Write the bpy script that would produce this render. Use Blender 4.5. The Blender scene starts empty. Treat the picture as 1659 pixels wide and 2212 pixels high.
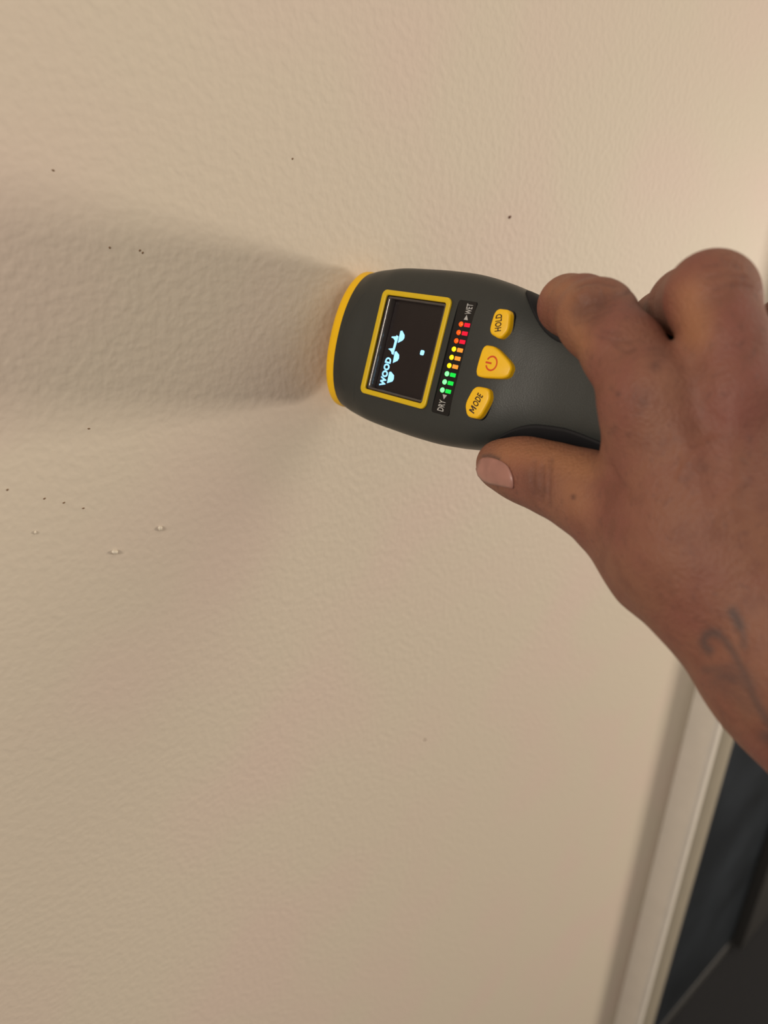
import bpy, bmesh, math, random
import numpy as np
from mathutils import Vector, Matrix
from mathutils.bvhtree import BVHTree

C = bpy.context.scene.collection
# ------------------------------------------------------------------ camera
PSI, PITCH, DWALL, CZ = math.radians(40), math.radians(27.8), 0.28, 1.62
F = Vector((math.sin(PSI)*math.cos(PITCH), math.cos(PSI)*math.cos(PITCH), -math.sin(PITCH)))
R = Vector((math.cos(PSI), -math.sin(PSI), 0))
U = R.cross(F)
CAM = Vector((0, -DWALL, CZ))
FPX = 1661.0
cd = bpy.data.cameras.new('camera')
cam = bpy.data.objects.new('camera', cd); C.objects.link(cam)
cam.matrix_world = Matrix(((R.x, U.x, -F.x, CAM.x), (R.y, U.y, -F.y, CAM.y), (R.z, U.z, -F.z, CAM.z), (0, 0, 0, 1)))
cd.sensor_fit = 'VERTICAL'; cd.sensor_height = 36.0; cd.lens = 36.0*FPX/2212.0
cd.clip_start = 0.01
cd.dof.use_dof = True; cd.dof.focus_distance = 0.300; cd.dof.aperture_fstop = (cd.lens/1000)/0.0036
bpy.context.scene.camera = cam

# ------------------------------------------------------------------ light
w = bpy.data.worlds.new('room_light'); bpy.context.scene.world = w; w.use_nodes = True
w.node_tree.nodes['Background'].inputs[0].default_value = (1.0, 0.88, 0.75, 1)
w.node_tree.nodes['Background'].inputs[1].default_value = 0.355

def area(name, loc, target, size, power, color, size_y=None):
    l = bpy.data.lights.new(name, 'AREA'); l.size = size; l.energy = power; l.color = color
    if size_y: l.shape = 'RECTANGLE'; l.size_y = size_y
    o = bpy.data.objects.new(name, l); C.objects.link(o); o.location = loc
    o.rotation_euler = (Vector(target)-Vector(loc)).to_track_quat('-Z', 'Y').to_euler()
    return o
area('window_light', (2.50, -1.02, CZ-.56), (0.3, -.05, CZ-.15), 0.42, 35, (1.0, 0.88, 0.73), 0.40)
area('ceiling_light', (1.65, -1.10, CZ+1.15), (0.4, 0, CZ-.15), 1.2, 13, (1.0, 0.88, 0.73))
area('wall_lamp', (-0.95, -0.42, CZ+.40), (0.25, -0.1, CZ-.15), 0.18, 8.2, (1.0, 0.90, 0.78))

vs = bpy.context.scene.view_settings
vs.view_transform = 'Standard'; vs.look = 'None'; vs.gamma = 1; vs.exposure = 0.06
vs.use_curve_mapping = False

# ------------------------------------------------------------------ helpers
def s2l(r, g, b):
    f = lambda c: (c/255/12.92) if c/255 <= 0.04045 else ((c/255+0.055)/1.055)**2.4
    return (f(r), f(g), f(b), 1)

def mat(name, col, rough=0.5, spec=0.5, emis=None, estr=0, metallic=0, noise=0, nscale=200, bump=0, bscale=1500, coat=0, sss=0):
    m = bpy.data.materials.new(name); m.use_nodes = True
    nt = m.node_tree; b = nt.nodes['Principled BSDF']
    b.inputs['Base Color'].default_value = col; b.inputs['Roughness'].default_value = rough
    b.inputs['Specular IOR Level'].default_value = spec; b.inputs['Metallic'].default_value = metallic
    b.inputs['Coat Weight'].default_value = coat
    if emis: b.inputs['Emission Color'].default_value = emis; b.inputs['Emission Strength'].default_value = estr
    tc = nt.nodes.new('ShaderNodeTexCoord')
    if noise:
        n = nt.nodes.new('ShaderNodeTexNoise'); n.inputs['Scale'].default_value = nscale; n.inputs['Detail'].default_value = 4
        nt.links.new(tc.outputs['Object'], n.inputs['Vector'])
        r = nt.nodes.new('ShaderNodeValToRGB')
        r.color_ramp.elements[0].position = .3; r.color_ramp.elements[1].position = .7
        r.color_ramp.elements[0].color = tuple(c*(1-noise) for c in col[:3])+(1,)
        r.color_ramp.elements[1].color = tuple(min(1, c*(1+noise)) for c in col[:3])+(1,)
        nt.links.new(n.outputs['Fac'], r.inputs[0]); nt.links.new(r.outputs[0], b.inputs['Base Color'])
    if bump:
        n = nt.nodes.new('ShaderNodeTexNoise'); n.inputs['Scale'].default_value = bscale; n.inputs['Detail'].default_value = 2
        nt.links.new(tc.outputs['Object'], n.inputs['Vector'])
        bp = nt.nodes.new('ShaderNodeBump'); bp.inputs['Strength'].default_value = 1; bp.inputs['Distance'].default_value = bump
        nt.links.new(n.outputs['Fac'], bp.inputs['Height']); nt.links.new(bp.outputs[0], b.inputs['Normal'])
    return m

def link(name, me, m, parent=None, mats=None):
    o = bpy.data.objects.new(name, me); C.objects.link(o)
    if m: me.materials.append(m)
    if parent: o.parent = parent
    return o

def mesh(name, verts, faces, m=None, parent=None, smooth=True):
    me = bpy.data.meshes.new(name); me.from_pydata([tuple(v) for v in verts], [], [tuple(f) for f in faces]); me.validate(); me.update()
    bm = bmesh.new(); bm.from_mesh(me); bmesh.ops.recalc_face_normals(bm, faces=bm.faces); bm.to_mesh(me); bm.free()
    if smooth: me.polygons.foreach_set('use_smooth', [True]*len(me.polygons))
    return link(name, me, m, parent)

def box(name, lo, hi, m, parent=None, bevel=0, seg=3, kind=None):
    bm = bmesh.new(); bmesh.ops.create_cube(bm, size=1)
    for v in bm.verts: v.co = Vector([(lo[i]+hi[i])/2+v.co[i]*(hi[i]-lo[i]) for i in range(3)])
    if bevel: bmesh.ops.bevel(bm, geom=bm.edges[:], offset=bevel, segments=seg, affect='EDGES', profile=.5)
    me = bpy.data.meshes.new(name); bm.to_mesh(me); bm.free()
    o = link(name, me, m, parent)
    if bevel: 
        me.polygons.foreach_set('use_smooth', [True]*len(me.polygons))
        try: me.set_sharp_from_angle(angle=math.radians(40))
        except Exception: pass
    if kind: o['kind'] = kind
    return o

def tag(o, label, cat, group=None):
    o['label'] = label; o['category'] = cat
    if group: o['group'] = group

# ------------------------------------------------------------------ wall and trim
WX = 0.28*math.tan(math.radians(67.5))          # left side of the casing
def wall_material():
    m = bpy.data.materials.new('cream_wall_paint'); m.use_nodes = True
    nt = m.node_tree; N = nt.nodes; L = nt.links; b = N['Principled BSDF']
    b.inputs['Roughness'].default_value = 0.62; b.inputs['Specular IOR Level'].default_value = 0.25
    tc = N.new('ShaderNodeTexCoord')
    def noise(s, d, r=.5):
        n = N.new('ShaderNodeTexNoise'); n.inputs['Scale'].default_value = s; n.inputs['Detail'].default_value = d; n.inputs['Roughness'].default_value = r
        L.new(tc.outputs['Object'], n.inputs['Vector']); return n
    big = noise(11, 1); r = N.new('ShaderNodeValToRGB')
    r.color_ramp.elements[0].position = .44; r.color_ramp.elements[0].color = (0.66, 0.582, 0.478, 1)
    r.color_ramp.elements[1].position = .70; r.color_ramp.elements[1].color = (0.675, 0.562, 0.48, 1)
    L.new(big.outputs['Fac'], r.inputs[0]); L.new(r.outputs[0], b.inputs['Base Color'])
    n1 = noise(300, 1.2, .4); n2 = noise(150, 1, .5)
    mr = N.new('ShaderNodeMapRange'); mr.inputs['From Min'].default_value = .25; mr.inputs['From Max'].default_value = .8; mr.interpolation_type = 'SMOOTHSTEP'
    L.new(n1.outputs['Fac'], mr.inputs['Value'])
    a = N.new('ShaderNodeMath'); a.operation = 'MULTIPLY_ADD'; a.inputs[1].default_value = .9
    L.new(n2.outputs['Fac'], a.inputs[0]); L.new(mr.outputs[0], a.inputs[2])
    bp = N.new('ShaderNodeBump'); bp.inputs['Strength'].default_value = 1; bp.inputs['Distance'].default_value = 0.00012
    L.new(a.outputs[0], bp.inputs['Height']); L.new(bp.outputs[0], b.inputs['Normal'])
    return m
M_wall = wall_material()
M_trim = mat('cream_gloss_trim', (0.84, 0.78, 0.70, 1), 0.38, .4, noise=.03, nscale=40, bump=.00006, bscale=60)
M_floor = mat('grey_carpet', (0.028, 0.028, 0.03, 1), 0.95, .1, noise=.3, nscale=400, bump=.002, bscale=500)
M_ceil = mat('ceiling_paint', (0.75, 0.72, 0.66, 1), 0.9, .2, noise=.02)

wall = box('wall_front', (-2.6, 0, 0), (WX+.012, .12, 2.75), M_wall, kind='structure')
wr = box('wall_front', (1.70, 0, 0), (3.4, .12, 2.75), M_wall, kind='structure')
wt = box('wall_front', (WX+.012, 0, 2.12), (1.70, .12, 2.75), M_wall, kind='structure')
box('floor', (-2.6, -3, -.05), (3.4, .12, 0), M_floor, kind='structure')
box('baseboard_front', (-2.6, -.014, 0), (WX-.001, -.0002, .09), M_trim, bevel=.003, kind='structure')

# the casing: profile swept vertically (rounded bead on its outer arris)
def sweep_vertical(name, prof, z0, z1, m):
    n = len(prof); v = [(x, y, z0) for x, y in prof]+[(x, y, z1) for x, y in prof]
    f = [(i, (i+1) % n, n+(i+1) % n, n+i) for i in range(n)]+[tuple(range(n)), tuple(range(n, 2*n))]
    o = mesh(name, v, f, m); o['kind'] = 'structure'
    try: o.data.set_sharp_from_angle(angle=math.radians(40))
    except Exception: pass
    return o
t = .033; wd = .060; rb = .007
prof = [(WX, -.0003), (WX, -(t-rb))]
for k in range(1, 8):
    a = k/7*math.pi/2; prof.append((WX+rb-rb*math.cos(a), -(t-rb)-rb*math.sin(a)))
prof += [(WX+.0135, -t), (WX+.0145, -t+.001), (WX+.0145, -.0003)]
sweep_vertical('trim_1', prof, 0, 2.16, M_trim)
M_trim_shade = mat('shaded_trim_front', (0.40, 0.355, 0.28, 1), 0.45, .3, noise=.03, nscale=40)  # shade on the casing's front face, put into a darker beige colour
sweep_vertical('trim_3', [(WX+.0147, -.0003), (WX+.0147, -t+.0015), (WX+.017, -t-.0002), (WX+wd-.003, -t), (WX+wd, -t+.003), (WX+wd, -.0003)], 0, 2.16, M_trim_shade)
# dark glazed door beyond the casing
M_glass = mat('dark_door_glass', s2l(44, 49, 55), .3, .35, noise=.45, nscale=5)
M_dframe = mat('dark_grey_door_frame', s2l(66, 65, 64), .5, .3, noise=.05)
door = bpy.data.objects.new('door_1', None); C.objects.link(door); door.location = (1.2, 0.02, 0); door['kind'] = 'structure'
def dbox(n, lo, hi, m, bevel=0):
    o = box(n, [lo[i]-door.location[i] for i in range(3)], [hi[i]-door.location[i] for i in range(3)], m, door, bevel); return o
dbox('door_glass', (WX+.012, 0.030, .03), (1.26, .036, 1.95), M_glass)
dbox('door_stile', (1.24, .010, .02), (1.69, .050, 2.09), M_dframe, .003)
dbox('door_rail', (WX+.013, .012, 1.93), (1.26, .050, 2.09), M_dframe, .003)
dbox('door_rail', (WX+.013, .028, .012), (1.26, .050, .04), M_dframe, .003)
prof2 = [(1.66, -.0003), (1.66, -.03), (1.67, -.033), (1.72, -.033), (1.72, -.0003)]
sweep_vertical('trim_2', prof2, 0, 2.16, M_trim)

def ray(u, v):
    return (F + R*((u-829.5)/FPX) - U*((v-1106)/FPX))
def on_wall(u, v):
    d = ray(u, v); return CAM + d*(DWALL/d.y)
# small things stuck in the paint
M_speck = mat('brown_speck', s2l(96, 62, 46), .8, .2, noise=.1)
M_speck2 = mat('pale_speck', s2l(128, 104, 82), .8, .2, noise=.1)
M_blob = mat('paint_drip', (0.70, 0.63, 0.52, 1), .35, .5, noise=.02)
rng = random.Random(4)
def lump(name, p, r, h, m, asp=1.0):
    vs_, fs = [], []; ns, nr = 10, 4
    for i in range(nr+1):
        a = i/nr*math.pi/2
        for j in range(ns):
            b = j/ns*2*math.pi; q = 1+.18*math.sin(2*b+p.x*99)+.1*math.sin(3*b)
            vs_.append((r*math.cos(a)*math.cos(b)*q, -h*math.sin(a), r*asp*math.cos(a)*math.sin(b)*q))
    for i in range(nr):
        for j in range(ns): fs.append((i*ns+j, i*ns+(j+1) % ns, (i+1)*ns+(j+1) % ns, (i+1)*ns+j))
    o = mesh(name, vs_, fs, m, wall); o.location = p; return o
lump('paint_drip', on_wall(346, 1141), .0011, .0010, M_blob, 1.0)
lump('paint_drip', on_wall(248, 1192), .0012, .0012, M_blob, 1.0)
lump('paint_drip', on_wall(76, 1150), .0004, .0006, M_blob, 1.8)
lump('wall_speck', on_wall(1101, 469), .0011, .0004, M_speck, .7)
lump('wall_speck', on_wall(918, 1598), .0009, .0003, M_speck, .8)
for u, v in ((96, 1077), (138, 1086), (180, 1098), (16, 1058), (302, 541), (308, 546), (115, 368), (237, 535), (632, 343), (192, 926)):
    lump('wall_speck', on_wall(u, v), .00045, .0002, M_speck2, .8)

# ------------------------------------------------------------------ moisture meter
# camera axes (right, down, forward) of the meter's own axes, measured from its rectangular display and strip
Tc = np.array([0.67367007, 0.28596105, -0.68146528]); Dc = np.array([-0.23465923, 0.95715523, 0.16967294]); Nc = np.array([-0.70078791, -0.04560853, -0.71191023])
def c2w(v): return R*float(v[0]) - U*float(v[1]) + F*float(v[2])
wallN = np.array([R.y, -U.y, F.y])
r0 = np.array([(712-829.5)/FPX, (760-1106)/FPX, 1.0]); P0 = r0*(DWALL/(r0@wallN)-.008)
org = P0 + Dc*(-.008)
MX, MY, MZ = c2w(-Dc), c2w(-Tc), c2w(Nc)
MO = CAM + c2w(org)
meter = bpy.data.objects.new('moisture_meter', None); C.objects.link(meter)
meter.matrix_world = Matrix(((MX.x, MY.x, MZ.x, MO.x), (MX.y, MY.y, MZ.y, MO.y), (MX.z, MY.z, MZ.z, MO.z), (0, 0, 0, 1)))
tag(meter, 'handheld moisture meter, grey with yellow nose and buttons, lit display, pressed against the cream wall', 'moisture meter')
mm = .001
M_body = mat('charcoal_plastic', s2l(43, 46, 45), .42, .45, noise=.03, nscale=300, bump=.00005, bscale=2200)
M_yel = mat('yellow_plastic', (0.86, 0.50, 0.004, 1), .38, .4, noise=.02, bump=.00001, bscale=2000)
M_bez = mat('bezel_yellow', (0.66, 0.45, 0.008, 1), 0.38, .4, noise=.02)
M_blk = mat('black_rubber', (0.008, 0.008, 0.010, 1), .65, .25, noise=.05, bump=.00003, bscale=2500)
M_strip = mat('black_strip', (0.004, 0.004, 0.005, 1), .25, .4, noise=.05)
M_gloss = mat('display_glass_edge', (0.06, 0.052, 0.05, 1), .15, .8, noise=.05)
M_disp = mat('display_face', (0.012, 0.008, 0.009, 1), .28, .35, noise=.05)
M_blue = mat('display_glow', (0.2, .5, .8, 1), .5, .2, (0.32, 0.66, 0.98, 1), 1.0, noise=.02)
M_ink = mat('dark_ink', (0.03, 0.012, 0.01, 1), .5, .3, noise=.05)
M_red = mat('red_ink', (0.60, 0.06, 0.006, 1), .5, .3, noise=.05)
M_grey = mat('grey_print', (0.42, 0.42, 0.42, 1), .5, .3, (.4, .4, .4, 1), .0, noise=.05)

ST = np.array([ # dist from nose, half width, top, bottom, exponent
 (0.3, 28.6, 1.8, -27, 2.2), (1.2, 29.8, 2.5, -27.7, 2.2), (6, 30.0, 2.6, -28, 2.2), (12, 31.2, 2.4, -28.5, 2.5), (20, 32.3, 1.2, -29, 3.1), (28, 32.9, 0.2, -29, 4.2),
 (41, 33.4, 0, -29.5, 4.6), (56, 33.7, 0, -30, 4.6), (70, 33.3, 0.0, -30, 4.3), (80, 32.0, -.1, -29.5, 3.8), (87, 30.6, -.7, -29.5, 3.6), (94, 28.0, -2.0, -29, 3.3), (101, 25.4, -3.9, -29, 3.0),
 (112, 22.8, -6.6, -30, 2.8), (124, 21.4, -8.2, -30, 2.7), (140, 21.6, -9.4, -30, 2.6), (152, 20.5, -11, -28, 2.5), (155.5, 17.5, -13, -26, 2.4), (157, 12, -15, -23, 2.3)])
def sec(d):
    # smooth cubic-ish interpolation of the stations
    xs = ST[:, 0]; i = min(max(np.searchsorted(xs, d)-1, 0), len(xs)-2); out = []
    for c in range(1, 5):
        y = ST[:, c]; m = np.gradient(y, xs); h = xs[i+1]-xs[i]; t_ = min(max((d-xs[i])/h, 0), 1)
        out.append((2*t_**3-3*t_**2+1)*y[i]+(t_**3-2*t_**2+t_)*h*m[i]+(-2*t_**3+3*t_**2)*y[i+1]+(t_**3-t_**2)*h*m[i+1])
    return out
def sec_pt(d, a, off=0):
    w_, tp, bt, e = sec(d); h_ = (tp-bt)/2; c_ = (tp+bt)/2
    ca, sa = math.cos(a), math.sin(a)
    x = (w_+off)*math.copysign(abs(ca)**(2/e), ca); z = c_+(h_+off)*math.copysign(abs(sa)**(2/e), sa)
    return Vector((x*mm, -d*mm, z*mm))
def loft(name, ds, m, off=0, na=96, amin=None, amax=None, cap=True):
    v, f = [], []
    full = amin is None
    for d in ds:
        o_ = off(d) if callable(off) else off
        if full: aa = [2*math.pi*j/na for j in range(na)]
        else:
            a0, a1 = amin(d), amax(d); aa = [a0+(a1-a0)*j/(na-1) for j in range(na)]
        v += [sec_pt(d, a, o_) for a in aa]
    for i in range(len(ds)-1):
        for j in range(na if full else na-1):
            k = (j+1) % na; f.append((i*na+j, i*na+k, (i+1)*na+k, (i+1)*na+j))
    if cap and full: f += [tuple(range(na)), tuple(range((len(ds)-1)*na, len(ds)*na))]
    return mesh(name, v, f, m, meter)
def smooth_lin(a, b, n): return [a+(b-a)*i/(n-1) for i in range(n)]
nose = loft('nose_cap', [0.3, .5, .8, 1.2, 2, 3.5, 5, 6.2], M_yel, off=lambda d: -.6 if d < .4 else (-.25 if d < .6 else 0))
nose['label'] = 'yellow sensor nose cap touching the wall'
body = loft('shell', [6.3, 6.5]+smooth_lin(7, 150, 90)+[152, 153.5, 154.5, 155.5, 156.3, 157], M_body, off=lambda d: 0.2 if d > 6.4 else -.3, na=128)
for o in (nose, body):
    try: o.data.set_sharp_from_angle(angle=math.radians(50))
    except Exception: pass
# recesses in the shell
def rrect(x0, x1, y0, y1, r, n=6):
    p = []
    for cx, cy, a0 in ((x1-r, y1-r, 0), (x0+r, y1-r, 90), (x0+r, y0+r, 180), (x1-r, y0+r, 270)):
        for k in range(n+1):
            a = math.radians(a0+90*k/n); p.append((cx+r*math.cos(a), cy+r*math.sin(a)))
    return p
def prism(name, poly, z0, z1, m, parent=meter, bevel=0, seg=3, smooth=False):
    bm = bmesh.new(); vs_ = [bm.verts.new((x*mm, y*mm, z0*mm)) for x, y in poly]; fc = bm.faces.new(vs_)
    ex = bmesh.ops.extrude_face_region(bm, geom=[fc]); tv = [e for e in ex['geom'] if isinstance(e, bmesh.types.BMVert)]
    for v in tv: v.co.z = z1*mm
    bmesh.ops.recalc_face_normals(bm, faces=bm.faces)
    if bevel:
        ed = [e for e in bm.edges if all(abs(v.co.z-z1*mm) < 1e-7 for v in e.verts)]
        bmesh.ops.bevel(bm, geom=ed, offset=bevel*mm, segments=seg, affect='EDGES', profile=.5)
    me = bpy.data.meshes.new(name); bm.to_mesh(me); bm.free()
    if bevel or smooth:
        me.polygons.foreach_set('use_smooth', [True]*len(me.polygons))
        try: me.set_sharp_from_angle(angle=math.radians(55))
        except Exception: pass
    return link(name, me, m, parent)
cut1 = prism('cut', rrect(-19.5, 19.9, -62.6, -28.6, 1.2), -4.2, 4, None)
cut2 = prism('cut', rrect(-21.6, 21.8, -77.0, -67.8, .9), -1.6, 4, None)
for c_ in (cut1, cut2):
    md = body.modifiers.new('b', 'BOOLEAN'); md.object = c_; md.operation = 'DIFFERENCE'; md.solver = 'EXACT'
bpy.context.view_layer.update()
dg = bpy.context.evaluated_depsgraph_get()
nm = bpy.data.meshes.new_from_object(body.evaluated_get(dg)); body.modifiers.clear(); body.data = nm
nm.materials.clear(); nm.materials.append(M_body)
for c_ in (cut1, cut2): bpy.data.objects.remove(c_)

def ring_prism(name, outer, inner, z0, z1, m, parent=meter, bev=.35):
    # frame between two outlines of equal length, with a softened top
    n = len(outer); v = []; f = []
    def mix(a, b, t_): return [(p[0]+(q[0]-p[0])*t_, p[1]+(q[1]-p[1])*t_) for p, q in zip(a, b)]
    prof_ = [(0, z0), (0, z1-bev), (.06, z1-bev*.3), (.18, z1), (.82, z1), (.94, z1-bev*.3), (1, z1-bev), (1, z0)]
    for t_, z in prof_: v += [(x*mm, y*mm, z*mm) for x, y in mix(outer, inner, t_)]
    k = len(prof_)
    for i in range(k):
        for j in range(n): f.append((i*n+j, i*n+(j+1) % n, ((i+1) % k)*n+(j+1) % n, ((i+1) % k)*n+j))
    return mesh(name, v, f, m, parent)
bez = ring_prism('display_bezel', rrect(-21.6, 22.0, -64.9, -25.9, 2.6), rrect(-19.5, 19.9, -62.6, -28.6, 1.1), -.7, 0.9, M_bez)
bez['label'] = 'raised yellow bezel around the display'
tray = ring_prism('display_tray', rrect(-19.48, 19.88, -62.58, -28.62, 1.1), rrect(-18.2, 18.6, -61.0, -30.6, .5), -3.2, -.1, M_gloss, bev=2.6)
disp = prism('display', rrect(-19.4, 19.8, -62.5, -28.7, 1.1), -3.6, -2.9, M_disp)
disp['label'] = 'dark display reading WOOD with light blue icons'
# lit marks on the display (flat pixels of the screen)
def flat(name, polys, z, m, parent, th=.06):
    bm = bmesh.new()
    for poly in polys:
        vs_ = [bm.verts.new((x*mm, y*mm, z*mm)) for x, y in poly]; fc = bm.faces.new(vs_)
        if fc.normal.z < 0: fc.normal_flip()
        ex = bmesh.ops.extrude_face_region(bm, geom=[fc])
        for e in ex['geom']:
            if isinstance(e, bmesh.types.BMVert): e.co.z += th*mm
    bmesh.ops.recalc_face_normals(bm, faces=bm.faces)
    me = bpy.data.meshes.new(name); bm.to_mesh(me); bm.free()
    return link(name, me, m, parent)
zd = -2.88
dots = [[(-15.2, -37.4), (-14.0, -40.3), (-12.9, -40.75), (-11.4, -40.4), (-10.2, -38.2), (-10.5, -37.2)],
        [(-6.6, -38.0), (-5.3, -40.4), (-4.2, -40.9), (-2.8, -40.5), (-1.6, -38.4), (-2.0, -37.6)],
        [(1.8, -38.1), (3.1, -40.5), (4.2, -41.2), (5.4, -40.9), (7.0, -39.0), (6.7, -38.0)]]
flat('wood_icon', dots, zd, M_blue, disp)
flat('sensor_icon', [[(-3.0, -35.9), (-3.3, -37.2), (-1.2, -37.25), (4.4, -37.7), (4.8, -36.4), (4.3, -36.2), (3.9, -33.9), (3.5, -33.6), (3.2, -35.0), (2.5, -36.1), (-.7, -36.0), (-1.1, -34.0), (-1.4, -33.4), (-1.8, -34.8), (-2.5, -35.8)]], zd, M_blue, disp)
flat('bar_mark', [rrect(-1.1, .9, -54.1, -51.9, .6)], zd, M_blue, disp)
def text(name, s, width, height, centre, ang, z, m, parent, bold=0.0, th=.05):
    cu = bpy.data.curves.new(name, 'FONT'); cu.body = s; cu.size = 1; cu.align_x = 'CENTER'; cu.align_y = 'CENTER'; cu.offset = bold
    cu.resolution_u = 3; cu.extrude = .0; cu.space_character = 1.05
    o = bpy.data.objects.new(name+'_t', cu); C.objects.link(o); bpy.context.view_layer.update()
    me = bpy.data.meshes.new_from_object(o.evaluated_get(bpy.context.evaluated_depsgraph_get())); bpy.data.objects.remove(o)
    co = np.empty(len(me.vertices)*3); me.vertices.foreach_get('co', co); co = co.reshape(-1, 3)
    lo, hi = co.min(0), co.max(0); c = (lo+hi)/2
    x = (co[:, 0]-c[0])/(hi[0]-lo[0])*width; y = (co[:, 1]-c[1])/(hi[1]-lo[1])*height
    a = math.radians(ang); X = x*math.cos(a)-y*math.sin(a)+centre[0]; Y = x*math.sin(a)+y*math.cos(a)+centre[1]
    co2 = np.stack([X, Y, np.full_like(X, z)], 1)*mm; me.vertices.foreach_set('co', co2.ravel())
    bm = bmesh.new(); bm.from_mesh(me); bmesh.ops.remove_doubles(bm, verts=bm.verts, dist=1e-7)
    ex = bmesh.ops.extrude_face_region(bm, geom=bm.faces[:])
    for e in ex['geom']:
        if isinstance(e, bmesh.types.BMVert): e.co.z += th*mm
    bmesh.ops.recalc_face_normals(bm, faces=bm.faces); bm.to_mesh(me); bm.free(); me.name = name; me.materials.clear()
    return link(name, me, m, parent)
text('lettering', 'WOOD', 12.2, 3.6, (-10.8, -34.9), -1, zd, M_blue, disp, bold=.05)
# indicator strip with nine lights
strip = prism('indicator_strip', rrect(-21.5, 21.7, -76.9, -67.9, .8), -1.5, -.25, M_strip)
text('lettering', 'WET', 4.0, 3.1, (18.9, -73.8), 0, -.24, M_grey, strip, bold=.022)
text('lettering', 'DRY', 4.3, 3.3, (-18.3, -72.2), 0, -.24, M_grey, strip, bold=.022)
flat('arrow_mark', [[(16.7, -73.4), (14.8, -72.5), (14.8, -74.6)]], -.24, M_grey, strip)
flat('arrow_mark', [[(-15.8, -72.6), (-14.0, -71.4), (-14.0, -73.7)]], -.24, M_grey, strip)
LEDC = {'g': ((.12, 1.0, .18), (0.0, .62, .05)), 'y': ((1.0, .62, .0), (1.0, .30, .03)), 'r': ((1.0, .09, .0), (.75, .0, .03))}
def led_mats(k, nm_):
    a, b_ = LEDC[k]
    dome = mat(nm_+'_light_dome', tuple(c*.5 for c in a)+(1,), .25, .6, tuple(a)+(1,), {'g': 2.4, 'y': 1.2, 'r': .9}[k], noise=.12, nscale=1500)
    win = mat(nm_+'_light_window', tuple(c*.5 for c in b_)+(1,), .4, .4, tuple(b_)+(1,), {'g': 1.0, 'y': .8, 'r': .8}[k], noise=.15, nscale=1200)
    return dome, win
LM = {'g': led_mats('g', 'green'), 'y': led_mats('y', 'amber'), 'r': led_mats('r', 'red')}
for i in range(9):
    k = 'gggyyyrrr'[i]; X0 = -12.5+25.5*i/8; Y0 = -70.7-1.05*i/8
    v, f = [], []; ns, nr = 14, 5
    for a_ in range(nr+1):
        th_ = a_/nr*math.pi/2
        for b_ in range(ns):
            ph = b_/ns*2*math.pi; v.append(((X0+1.0*math.cos(th_)*math.cos(ph))*mm, (Y0+1.1*math.cos(th_)*math.sin(ph))*mm, (-.25+.55*math.sin(th_))*mm))
    for a_ in range(nr):
        for b_ in range(ns): f.append((a_*ns+b_, a_*ns+(b_+1) % ns, (a_+1)*ns+(b_+1) % ns, (a_+1)*ns+b_))
    led = mesh('indicator_light', v, f, LM[k][0], strip)
    led['label'] = {'g': 'lit green indicator light', 'y': 'lit amber indicator light', 'r': 'lit red indicator light'}[k]
    wn = prism('light_window', rrect(X0-.75, X0+.75, Y0-4.5, Y0-1.7, .2), -.25, -.12, LM[k][1], strip)
# buttons
def blob(pts, n=8, r=.35):
    # round the corners of a polygon
    out = []; k = len(pts)
    for i in range(k):
        p0, p1, p2 = Vector(pts[i-1]), Vector(pts[i]), Vector(pts[(i+1) % k])
        a = p1+(p0-p1)*r; b = p1+(p2-p1)*r
        for j in range(n+1):
            t_ = j/n; out.append(tuple((1-t_)**2*a+2*t_*(1-t_)*p1+t_**2*b))
    o2 = [out[0]]
    for p in out[1:]:
        if (Vector(p)-Vector(o2[-1])).length > .04: o2.append(p)
    if (Vector(o2[0])-Vector(o2[-1])).length < .04: o2.pop()
    return o2
def scale_poly(p, s):
    cx = sum(q[0] for q in p)/len(p); cy = sum(q[1] for q in p)/len(p); r_ = [Vector((q[0]-cx, q[1]-cy)) for q in p]
    return [(cx+q.x*(1+s/q.length), cy+q.y*(1+s/q.length)) for q in r_]
def button(name, poly, label, z=.35):
    pl = blob(poly)
    gap = prism(name+'_surround', scale_poly(pl, .35), -5, z-.25, M_strip)
    b_ = prism(name, pl, -5, z+2.3, M_yel, gap, bevel=.95, seg=5); b_['label'] = label
    return b_
b1 = button('button', [(20.3, -88.3), (20.6, -95.6), (13.4, -97.2), (9.7, -94.3), (11.3, -87.9)], 'yellow HOLD button')
b2 = button('button', [(6.9, -87.0), (7.1, -93.0), (1.8, -103.3), (-3.3, -102.3), (-5.1, -88.0), (-2.5, -86.5)], 'yellow power button with red power symbol')
b3 = button('button', [(-8.2, -87.8), (-7.9, -95.2), (-11.6, -97.0), (-19.6, -94.2), (-19.9, -88.0), (-15.5, -85.4)], 'yellow MODE button')
for b_ in (b1, b2, b3): pass
text('lettering', 'HOLD', 6.2, 3.0, (15.4, -91.7), 14, 2.66, M_ink, b1, bold=.022)
def turned(pts, c, ang):
    a = math.radians(ang); return [(c[0]+x*math.cos(a)-y*math.sin(a), c[1]+x*math.sin(a)+y*math.cos(a)) for x, y in pts]
mc = (-14.2, -91.0)
flat('lettering', [turned([(-3.75, -1.45), (-3.25, -1.45), (-3.25, .55), (-2.80, -.75), (-2.45, -.75), (-2.0, .55), (-2.0, -1.45), (-1.5, -1.45), (-1.5, 1.45), (-2.1, 1.45), (-2.62, -.05), (-3.15, 1.45), (-3.75, 1.45)], mc, -17)], 2.66, M_ink, b3, th=.05)
text('lettering', 'ODE', 4.75, 3.0, turned([(1.33, 0)], mc, -17)[0], -17, 2.66, M_ink, b3, bold=.022)
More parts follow.
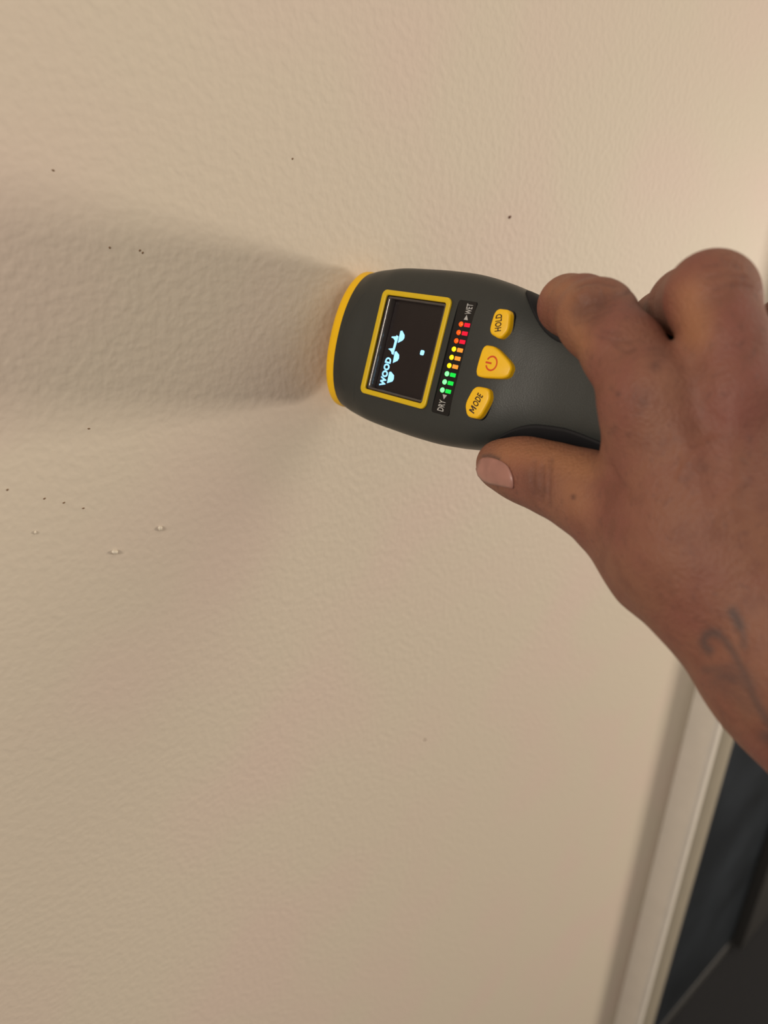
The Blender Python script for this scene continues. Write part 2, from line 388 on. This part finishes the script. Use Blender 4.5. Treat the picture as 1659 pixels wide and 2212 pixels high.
def power(cx, cy, r_, w_, z):
    polys = []; n = 40; a0, a1 = math.radians(90+24), math.radians(450-24)
    v, f = [], []
    for i in range(n+1):
        a = a0+(a1-a0)*i/n
        for rr in (r_-w_/2, r_+w_/2):
            for zz in (z, z+.05): v.append(((cx+rr*math.cos(a))*mm, (cy+rr*math.sin(a))*mm, zz*mm))
    for i in range(n):
        a, b_ = i*4, i*4+4
        f += [(a, b_, b_+2, a+2), (a+1, a+3, b_+3, b_+1), (a, a+1, b_+1, b_), (a+2, b_+2, b_+3, a+3)]
    k = len(v)
    for x in (-w_*.55, w_*.55):
        for y in (r_*.0, r_*1.15):
            for zz in (z, z+.05): v.append(((cx+x)*mm, (cy+y)*mm, zz*mm))
    f += [(k, k+2, k+6, k+4), (k+1, k+3, k+7, k+5), (k, k+1, k+3, k+2), (k+4, k+5, k+7, k+6), (k, k+1, k+5, k+4), (k+2, k+3, k+7, k+6)]
    return mesh('power_symbol', v, f, M_red, b2, smooth=False)
power(.9, -93.4, 2.5, .62, 2.66)
for b_ in (b1, b2, b3):
    for o in [b_.parent, b_]+list(b_.children):
        for v in o.data.vertices:
            d_ = -v.co.y/mm
            if d_ > 84:
                dn = (d_+.22*84)/1.22; v.co.y = -dn*mm; v.co.z -= .22*(dn-84)*mm
# two fine moulded edges across the front of the shell
def top_z(x, d):
    w_, tp, bt, e = sec(d); h_ = (tp-bt)/2; return (tp+bt)/2+h_*(1-min(1, abs(x)/w_)**e)**(1/e)
def edge_line(pts):
    v, f = [], []; k = len(pts)
    for i, (x, d) in enumerate(pts):
        for dd, dz in ((-.22, -.1), (0, .32), (.22, -.1)): v.append((x*mm, -(d+dd)*mm, (top_z(x, d+dd)+dz)*mm))
    for i in range(k-1):
        for j in range(2): f.append((i*3+j, i*3+j+1, i*3+j+4, i*3+j+3))
    return mesh('moulded_edge', v, f, M_body, meter)
edge_line([(x, 9.3+.0125*(x+2)**2) for x in smooth_lin(-24, 20, 30)])
edge_line([(x, 21.0+.0008*x*x) for x in smooth_lin(-26, 14, 20)])
# rubber side grips
for sgn in (1, -1):
    def bnd(d, s=1):
        t_ = (d-89)/(155-89)
        q = min(1, max(t_, 0)/.36); q = q*(2-q)
        return math.radians(4+(60 if sgn > 0 else 49)*q*(1-.30*max(0, (t_-.5)/.5)))
    if sgn > 0: lo_ = lambda d: -math.radians(55)*min(1, max(.1, (d-88)/20)); hi_ = bnd
    else: lo_ = lambda d: math.pi-bnd(d); hi_ = lambda d: math.pi+math.radians(55)*min(1, max(.1, (d-88)/20))
    g = loft('side_grip', smooth_lin(89, 153, 50), M_blk, off=lambda d: .9*min(1, (d-88)/3), na=24, amin=lo_, amax=hi_)
    sm = g.modifiers.new('thick', 'SOLIDIFY'); sm.thickness = .0012; sm.offset = -1

# ------------------------------------------------------------------ hand and forearm
M_skin = bpy.data.materials.new('brown_skin'); M_skin.use_nodes = True
def build_skin():
    nt = M_skin.node_tree; N = nt.nodes; L = nt.links; b = N['Principled BSDF']
    tc = N.new('ShaderNodeTexCoord')
    def noise(s, d, r=.5):
        n = N.new('ShaderNodeTexNoise'); n.inputs['Scale'].default_value = s; n.inputs['Detail'].default_value = d; n.inputs['Roughness'].default_value = r
        L.new(tc.outputs['Object'], n.inputs['Vector']); return n.outputs['Fac']
    def mix(fac, a, c, mode='MIX'):
        m = N.new('ShaderNodeMix'); m.data_type = 'RGBA'; m.blend_type = mode
        if isinstance(fac, float): m.inputs[0].default_value = fac
        else: L.new(fac, m.inputs[0])
        for i, q in ((6, a), (7, c)):
            if isinstance(q, tuple): m.inputs[i].default_value = q
            else: L.new(q, m.inputs[i])
        return m.outputs[2]
    def rng_(x, a, c, t0=0, t1=1):
        m = N.new('ShaderNodeMapRange'); m.interpolation_type = 'SMOOTHSTEP'
        m.inputs['From Min'].default_value = a; m.inputs['From Max'].default_value = c; m.inputs['To Min'].default_value = t0; m.inputs['To Max'].default_value = t1
        L.new(x, m.inputs['Value']); return m.outputs[0]
    def attr(n_):
        a = N.new('ShaderNodeAttribute'); a.attribute_name = n_; return a.outputs['Fac']
    c = mix(rng_(noise(38, 3), .35, .68), (0.218, 0.096, 0.061, 1), (0.200, 0.074, 0.056, 1))
    c = mix(rng_(noise(110, 3, .6), .45, .72, 0, .7), c, (0.17, 0.068, 0.046, 1))
    c = mix(rng_(noise(420, 2, .6), .55, .75, 0, .5), c, (0.13, 0.055, 0.042, 1))
    c = mix(attr('warm'), c, (0.40, 0.185, 0.085, 1))
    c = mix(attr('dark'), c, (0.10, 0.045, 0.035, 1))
    c = mix(attr('tattoo'), c, (0.072, 0.052, 0.050, 1))
    L.new(c, b.inputs['Base Color'])
    b.inputs['Roughness'].default_value = .58; b.inputs['Specular IOR Level'].default_value = .32
    b.inputs['Subsurface Weight'].default_value = .12; b.inputs['Subsurface Radius'].default_value = (.004, .0015, .0008); b.inputs['Subsurface Scale'].default_value = 1.0
    v = N.new('ShaderNodeTexVoronoi'); v.inputs['Scale'].default_value = 900; L.new(tc.outputs['Object'], v.inputs['Vector'])
    a = N.new('ShaderNodeMath'); a.operation = 'MULTIPLY_ADD'; a.inputs[1].default_value = .5
    L.new(v.outputs['Distance'], a.inputs[0]); L.new(noise(260, 4, .65), a.inputs[2])
    bp = N.new('ShaderNodeBump'); bp.inputs['Strength'].default_value = 1; bp.inputs['Distance'].default_value = .00038
    L.new(a.outputs[0], bp.inputs['Height']); L.new(bp.outputs[0], b.inputs['Normal'])
build_skin()

def J(u, v, z): return np.array([(u-829.5)/FPX*z, (v-1106)/FPX*z, z])*1000   # mm in camera axes
def axis_grid(lo, a, b, hi, h, gr=1.06):
    g = list(np.arange(a, b, h)); s = h; x = g[0]; pre = []
    while x > lo: s = min(s*gr, 4); x -= s; pre.append(x)
    s = h; x = g[-1]; post = []
    while x < hi: s = min(s*gr, 4); x += s; post.append(x)
    return np.array(pre[::-1]+g+post)
HV = .85
gx = axis_grid(20, 30, 112, 330, HV); gy = axis_grid(-110, -82, 70, 230, HV); gz = axis_grid(60, 186, 300, 325, HV)
shape = (len(gx), len(gy), len(gz)); print('hand grid', shape)
BIG = 30.0
def cone(Fd, a, b, ra, rb, k, sq=None):
    """smooth-union a tapered capsule into the field (restricted to its neighbourhood)"""
    pad = max(ra, rb)+BIG*.55
    lo = np.minimum(a, b)-pad; hi = np.maximum(a, b)+pad
    ix = slice(*np.searchsorted(gx, (lo[0], hi[0]))); iy = slice(*np.searchsorted(gy, (lo[1], hi[1]))); iz = slice(*np.searchsorted(gz, (lo[2], hi[2])))
    X = gx[ix][:, None, None]-a[0]; Y = gy[iy][None, :, None]-a[1]; Z = gz[iz][None, None, :]-a[2]
    d = b-a; L2 = float(d@d)+1e-9
    t_ = np.clip((X*d[0]+Y*d[1]+Z*d[2])/L2, 0, 1)
    q = np.sqrt((X-t_*d[0])**2+(Y-t_*d[1])**2+(Z-t_*d[2])**2)-(ra+t_*(rb-ra))
    s = Fd[ix, iy, iz]; h = np.clip(.5+.5*(s-q)/k, 0, 1)
    Fd[ix, iy, iz] = s*(1-h)+q*h-k*h*(1-h)
def chain(Fd, pts, k):
    for (a, ra), (b, rb) in zip(pts[:-1], pts[1:]): cone(Fd, a, b, ra, rb, k)

fore = [(J(1548, 1206, .222), 25), (J(1760, 1420, .212), 29), (J(2150, 1800, .20), 36), (J(2700, 2350, .17), 42)]
wristA = [(J(1490, 1150, .224), 21), (J(1560, 1215, .222), 23)]
idx = [(J(1406, 858, .219), 12.3), (J(1348, 762, .229), 11.5), (J(1290, 689, .243), 11.9), (J(1258, 668, .257), 10.6), (J(1230, 662, .268), 10.2), (J(1222, 720, .290), 8.3)]
mid = [(J(1578, 850, .211), 12.6), (J(1568, 748, .212), 11.2), (J(1537, 641, .218), 12.2), (J(1486, 660, .252), 11.8), (J(1434, 704, .276), 11.7), (J(1350, 760, .295), 8.8)]
rng4 = [(J(1758, 890, .226), 12), (J(1752, 800, .240), 11), (J(1724, 708, .257), 12), (J(1610, 765, .264), 10), (J(1520, 800, .284), 8.5)]
lit = [(J(1885, 970, .236), 11), (J(1870, 890, .248), 10), (J(1840, 810, .262), 10), (J(1740, 840, .270), 9), (J(1650, 870, .284), 8)]
thumb = [(J(1440, 1200, .236), 19.5), (J(1312, 1085, .248), 14.2), (J(1240, 1053, .258), 11.9), (J(1182, 1031, .268), 11.0), (J(1130, 1014, .277), 10.3), (J(1083, 1003, .284), 9.4)]
Pm = np.full(shape, BIG, np.float32)
chain(Pm, fore, 10); chain(Pm, wristA, 10)
for j, (q, rr) in enumerate([(idx[0], 12.2), (mid[0], 12.2), (rng4[0], 12), (lit[0], 11)]):
    base = J(1500+j*45, 1150+j*10, .222)
    cone(Pm, q[0], base, rr, 20, 11)
cone(Pm, J(1440, 1180, .236), J(1560, 1230, .226), 18, 22, 12)
cone(Pm, idx[0][0], lit[0][0], 11, 11, 10)
# web of skin between thumb and index finger
cone(Pm, J(1392, 915, .226), J(1386, 1010, .234), 10.2, 10, 9)
cone(Pm, J(1386, 1010, .234), J(1400, 1120, .238), 10.5, 14, 9)
Fi = np.full(shape, BIG, np.float32); tmp = Fi.copy()
def add_finger(ch, k_in=4, k_out=1.2):
    t_ = np.full(shape, BIG, np.float32); chain(t_, ch, k_in)
    h = np.clip(.5+.5*(Fi-t_)/k_out, 0, 1); Fi[...] = Fi*(1-h)+t_*h-k_out*h*(1-h)
for ch in (idx, mid, rng4, lit): add_finger(ch)
def blend(A, B, k):
    h = np.clip(.5+.5*(A-B)/k, 0, 1); return A*(1-h)+B*h-k*h*(1-h)
Th = np.full(shape, BIG, np.float32); chain(Th, thumb, 7)
field = blend(blend(Pm, Fi, 4.5), Th, 5)
# the palm closes around the handle: keep the flesh outside the meter
lc = np.stack([gx_.ravel() for gx_ in np.meshgrid(gx, gy, gz, indexing='ij')], 1).astype(np.float32)-(org*1000).astype(np.float32)
near = (field.ravel() < 6)
q_ = lc[near]; lx = q_@(-Dc).astype(np.float32); ld = q_@Tc.astype(np.float32); lz = q_@Nc.astype(np.float32); del lc
tab = np.array([sec(d) for d in np.arange(0, 158, 1.0)]); k_ = np.clip(ld, 0, 157).astype(int)
w_, tp_, bt_, e_ = tab[k_].T; w_ = w_+1.9
hh = (tp_-bt_)/2+1.2; rr_ = ((np.abs(lx)/w_)**e_+(np.abs(lz-(tp_+bt_)/2)/hh)**e_)**(1/e_)
dev = np.maximum((rr_-1)*np.minimum(w_, hh)*.9, ld-158.3)
fr = field.ravel(); a_ = fr[near]; b_ = -dev; h_ = np.clip(.5+.5*(a_-b_)/1.0, 0, 1)
fr[near] = (b_*(1-h_)+a_*h_+1.0*h_*(1-h_)).astype(np.float32); field = fr.reshape(shape)
del Pm, Fi, Th

def surface_nets(S):
    nx, ny, nz = S.shape; ins = S < 0
    c = np.zeros((nx-1, ny-1, nz-1), np.uint8)
    for dx in (0, 1):
        for dy in (0, 1):
            for dz in (0, 1): c += ins[dx:nx-1+dx, dy:ny-1+dy, dz:nz-1+dz]
    cells = np.argwhere((c > 0) & (c < 8)); idn = np.full(c.shape, -1, np.int32); idn[tuple(cells.T)] = np.arange(len(cells))
    acc = np.zeros((len(cells), 3)); cnt = np.zeros(len(cells)); ci, cj, ck = cells.T
    cor = [(a, b, d) for a in (0, 1) for b in (0, 1) for d in (0, 1)]
    for p in cor:
        for ax in range(3):
            if p[ax]: continue
            q = list(p); q[ax] = 1
            v0 = S[ci+p[0], cj+p[1], ck+p[2]]; v1 = S[ci+q[0], cj+q[1], ck+q[2]]
            m = (v0 < 0) != (v1 < 0); t_ = np.zeros(len(cells)); t_[m] = v0[m]/(v0[m]-v1[m])
            pos = np.tile(np.array(p, float), (len(cells), 1)); pos[:, ax] += t_
            acc[m] += pos[m]; cnt[m] += 1
    g = cells+acc/cnt[:, None]
    def ip(g1, x): i = np.clip(x.astype(int), 0, len(g1)-2); return g1[i]+(g1[i+1]-g1[i])*(x-i)
    V = np.stack([ip(gx, g[:, 0]), ip(gy, g[:, 1]), ip(gz, g[:, 2])], 1)
    faces = []
    for ax in range(3):
        sl0 = [slice(None)]*3; sl1 = [slice(None)]*3; sl0[ax] = slice(0, -1); sl1[ax] = slice(1, None)
        e = np.argwhere(ins[tuple(sl0)] != ins[tuple(sl1)]); o1, o2 = [(1, 2), (2, 0), (0, 1)][ax]
        ok = (e[:, o1] > 0) & (e[:, o2] > 0) & (e[:, o1] < S.shape[o1]-1) & (e[:, o2] < S.shape[o2]-1); e = e[ok]
        fl = ins[tuple(e.T)]
        def cell(a, b): q = e.copy(); q[:, o1] -= a; q[:, o2] -= b; return idn[tuple(q.T)]
        qd = np.stack([cell(1, 1), cell(0, 1), cell(0, 0), cell(1, 0)], 1); qd[~fl] = qd[~fl][:, ::-1]
        faces.append(qd)
    return V, np.concatenate(faces)
HVt, HF = surface_nets(field); del field
print('hand verts', len(HVt))
# light smoothing
E2 = np.concatenate([HF[:, [0, 1]], HF[:, [1, 2]], HF[:, [2, 3]], HF[:, [3, 0]]])
deg = np.bincount(E2.ravel(), minlength=len(HVt)).astype(float)
def lap(V):
    A = np.zeros_like(V)
    for k in range(3):
        A[:, k] = np.bincount(E2[:, 0], V[E2[:, 1], k], len(V))+np.bincount(E2[:, 1], V[E2[:, 0], k], len(V))
    return A/deg[:, None]-V
for _ in range(5): HVt = HVt+.5*lap(HVt)
def normals(V):
    n = np.cross(V[HF[:, 2]]-V[HF[:, 0]], V[HF[:, 3]]-V[HF[:, 1]]); A = np.zeros_like(V)
    for j in range(4):
        for k in range(3): A[:, k] += np.bincount(HF[:, j], n[:, k], len(V))
    return A/(np.linalg.norm(A, axis=1)[:, None]+1e-9)
NR = normals(HVt)
if (NR*(HVt-HVt.mean(0))).sum() < 0: HF = HF[:, ::-1]; NR = -NR
# surface marks: creases, knuckle folds, tendons (relief) and skin colouring
Uu = HVt[:, 0]/HVt[:, 2]*FPX+829.5; Vv = HVt[:, 1]/HVt[:, 2]*FPX+1106
front = (NR*(HVt/np.linalg.norm(HVt, axis=1)[:, None])).sum(1) < .15
def pline(pts):
    d = np.full(len(HVt), 1e9)
    for (a, b), (c, e) in zip(pts[:-1], pts[1:]):
        L2 = (c-a)**2+(e-b)**2; t_ = np.clip(((Uu-a)*(c-a)+(Vv-b)*(e-b))/L2, 0, 1)
        d = np.minimum(d, np.hypot(Uu-a-t_*(c-a), Vv-b-t_*(e-b)))
    d[~front] = 1e9; return d
disp_ = np.zeros(len(HVt))
def groove(pts, depth, wpx):
    global disp_
    disp_ = disp_-1.5*depth*np.exp(-(pline(pts)/wpx)**2)
def ridge(pts, h, wpx): groove(pts, -h, wpx)
dark = np.zeros(len(HVt)); warm = np.zeros(len(HVt)); tat = np.zeros(len(HVt))
def spot(arr, pts, wpx, s=1.0):
    if arr is tat: wpx *= 1.35; s *= .85
    np.maximum(arr, min(1, s*1.25)*np.exp(-(pline(pts)/wpx)**2), out=arr)
P = lambda *a: [(x, y) for x, y in zip(a[::2], a[1::2])]
# thumb joint creases
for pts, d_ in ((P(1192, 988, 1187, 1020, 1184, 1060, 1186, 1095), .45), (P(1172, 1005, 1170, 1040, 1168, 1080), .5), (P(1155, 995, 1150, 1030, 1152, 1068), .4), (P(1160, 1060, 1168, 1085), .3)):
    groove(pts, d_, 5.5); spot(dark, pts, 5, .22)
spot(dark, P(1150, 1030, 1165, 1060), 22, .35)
# index knuckle
ridge(P(1252, 640, 1268, 630), .9, 13); groove(P(1305, 628, 1310, 648, 1296, 655), .7, 7)
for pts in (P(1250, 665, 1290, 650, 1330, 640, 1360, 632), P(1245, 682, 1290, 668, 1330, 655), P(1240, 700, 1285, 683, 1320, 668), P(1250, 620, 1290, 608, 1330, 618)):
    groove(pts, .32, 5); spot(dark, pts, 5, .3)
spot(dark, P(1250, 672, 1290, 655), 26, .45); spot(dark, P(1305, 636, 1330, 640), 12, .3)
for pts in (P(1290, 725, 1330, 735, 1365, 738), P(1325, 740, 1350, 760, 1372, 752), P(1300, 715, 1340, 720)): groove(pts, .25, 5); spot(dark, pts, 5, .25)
# middle knuckle wrinkles
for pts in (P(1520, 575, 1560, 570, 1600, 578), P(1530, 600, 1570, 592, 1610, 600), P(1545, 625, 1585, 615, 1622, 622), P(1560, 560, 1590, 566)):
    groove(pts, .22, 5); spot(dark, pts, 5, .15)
# tendons, veins and soft hollows over the back of the hand
ridge(P(1475, 940, 1500, 1010, 1520, 1100), .5, 28); ridge(P(1590, 900, 1585, 1000, 1580, 1100), .6, 28)
ridge(P(1540, 950, 1500, 985, 1470, 1030), .4, 11); ridge(P(1600, 1040, 1555, 1090, 1530, 1150), .3, 11)
groove(P(1490, 790, 1500, 850, 1520, 930), .8, 35)
groove(P(1316, 1010, 1330, 1040, 1350, 1060), .6, 12)
# colouring
for q, s_, w_ in ((P(1335, 850, 1336, 851), .9, 5), (P(1238, 1074, 1239, 1074), .95, 5), (P(1325, 930, 1326, 931), .3, 8), (P(1415, 790, 1416, 790), .5, 14), (P(1425, 760, 1430, 765), .35, 18), (P(1390, 870, 1391, 870), .35, 12), (P(1520, 1010, 1521, 1010), .3, 12)):
    spot(dark, q, w_, s_)
spot(warm, P(1100, 975, 1180, 975, 1250, 1010), 38, .40); spot(warm, P(1190, 625, 1225, 620, 1230, 690, 1260, 740), 26, .28)
spot(warm, P(1490, 640, 1500, 720), 40, .35); spot(warm, P(1240, 1050, 1250, 1090), 35, .25)
# tattoo on the forearm: a curl, a leaf stroke and a long stem running to the elbow
spot(tat, P(1582, 1322, 1590, 1335, 1600, 1355), 9, .80); spot(tat, P(1600, 1355, 1606, 1375, 1606, 1395), 7, .5)
spot(tat, P(1532, 1404, 1524, 1398, 1520, 1385, 1525, 1372, 1538, 1366, 1552, 1370), 8.5, .72)
spot(tat, P(1552, 1370, 1566, 1382, 1578, 1400, 1590, 1420, 1600, 1440, 1612, 1462), 7, .62)
spot(tat, P(1600, 1440, 1615, 1470, 1625, 1500, 1640, 1530, 1660, 1560, 1700, 1620), 9, .62)
spot(tat, P(1525, 1448, 1560, 1445, 1590, 1438), 9, .42); spot(tat, P(1560, 1460, 1600, 1465, 1615, 1480), 18, .50); spot(tat, P(1545, 1470, 1590, 1500, 1620, 1530), 16, .30)
spot(tat, P(1655, 1590, 1690, 1600), 12, .55)
greenish = pline(P(1044, 986, 1060, 985, 1077, 991)); spot(tat, P(1044, 986, 1060, 985, 1077, 991), 3.5, .65)
HVt = HVt+NR*disp_[:, None]
def to_world(V):
    m = np.array([[R.x, -U.x, F.x], [R.y, -U.y, F.y], [R.z, -U.z, F.z]]); return (V/1000)@m.T+np.array(CAM)
HW = to_world(HVt)
me = bpy.data.meshes.new('person'); porg = Vector(HW.mean(0))
me.from_pydata((HW-np.array(porg)).tolist(), [], HF.tolist()); me.update()
me.polygons.foreach_set('use_smooth', [True]*len(me.polygons))
for nme, arr in (('dark', dark), ('warm', warm), ('tattoo', tat)):
    at = me.attributes.new(nme, 'FLOAT', 'POINT'); at.data.foreach_set('value', arr.astype(np.float32))
person = link('person', me, M_skin); person.location = porg
tag(person, 'bare right hand and forearm with faded forearm tattoo, gripping the grey and yellow meter', 'person')
# thumbnail laid on the thumb tip
bvh = BVHTree.FromPolygons([Vector(v) for v in HW.tolist()], HF.tolist())
M_nail = mat('thumbnail_keratin', (0.34, 0.165, 0.135, 1), .38, .5, noise=.12, nscale=160)
nail_out = P(1044, 988, 1060, 988, 1076, 994, 1092, 1002, 1101, 1012, 1105, 1026, 1110, 1040, 1113, 1050)
def nail():
    # rows run from the free edge (left) to the cuticle (right); columns across the nail
    top = [(1037, 994), (1046, 989), (1056, 988), (1066, 990), (1076, 993), (1085, 997), (1093, 1002), (1100, 1009)]
    bot = [(1031, 1012), (1035, 1026), (1044, 1037), (1056, 1043), (1070, 1046), (1084, 1049), (1098, 1052), (1110, 1054)]
    v, f = [], []; nc = 12
    for (a, b) in zip(top, bot):
        last = None
        for j in range(nc):
            t_ = j/(nc-1); u = a[0]+(b[0]-a[0])*t_; vv = a[1]+(b[1]-a[1])*t_
            if a is top[-1] or a is top[-2]: u += 4*math.sin(t_*math.pi)
            d = ray(u, vv).normalized(); h = None
            for k in range(14):
                h = bvh.ray_cast(CAM, d, .5)
                if h[0] is not None: break
                vv -= 1.2; d = ray(u, vv).normalized()
            p = h[0]+h[1]*.00035 if h[0] is not None else last
            last = p; v.append(p)
    n = len(top)
    for i in range(n-1):
        for j in range(nc-1): f.append((i*nc+j, i*nc+j+1, (i+1)*nc+j+1, (i+1)*nc+j))
    o = mesh('thumbnail', [x-porg for x in v], f, M_nail, person)
    sm = o.modifiers.new('thick', 'SOLIDIFY'); sm.thickness = .0006; sm.offset = 0
    o['label'] = 'pinkish thumbnail'
nail()
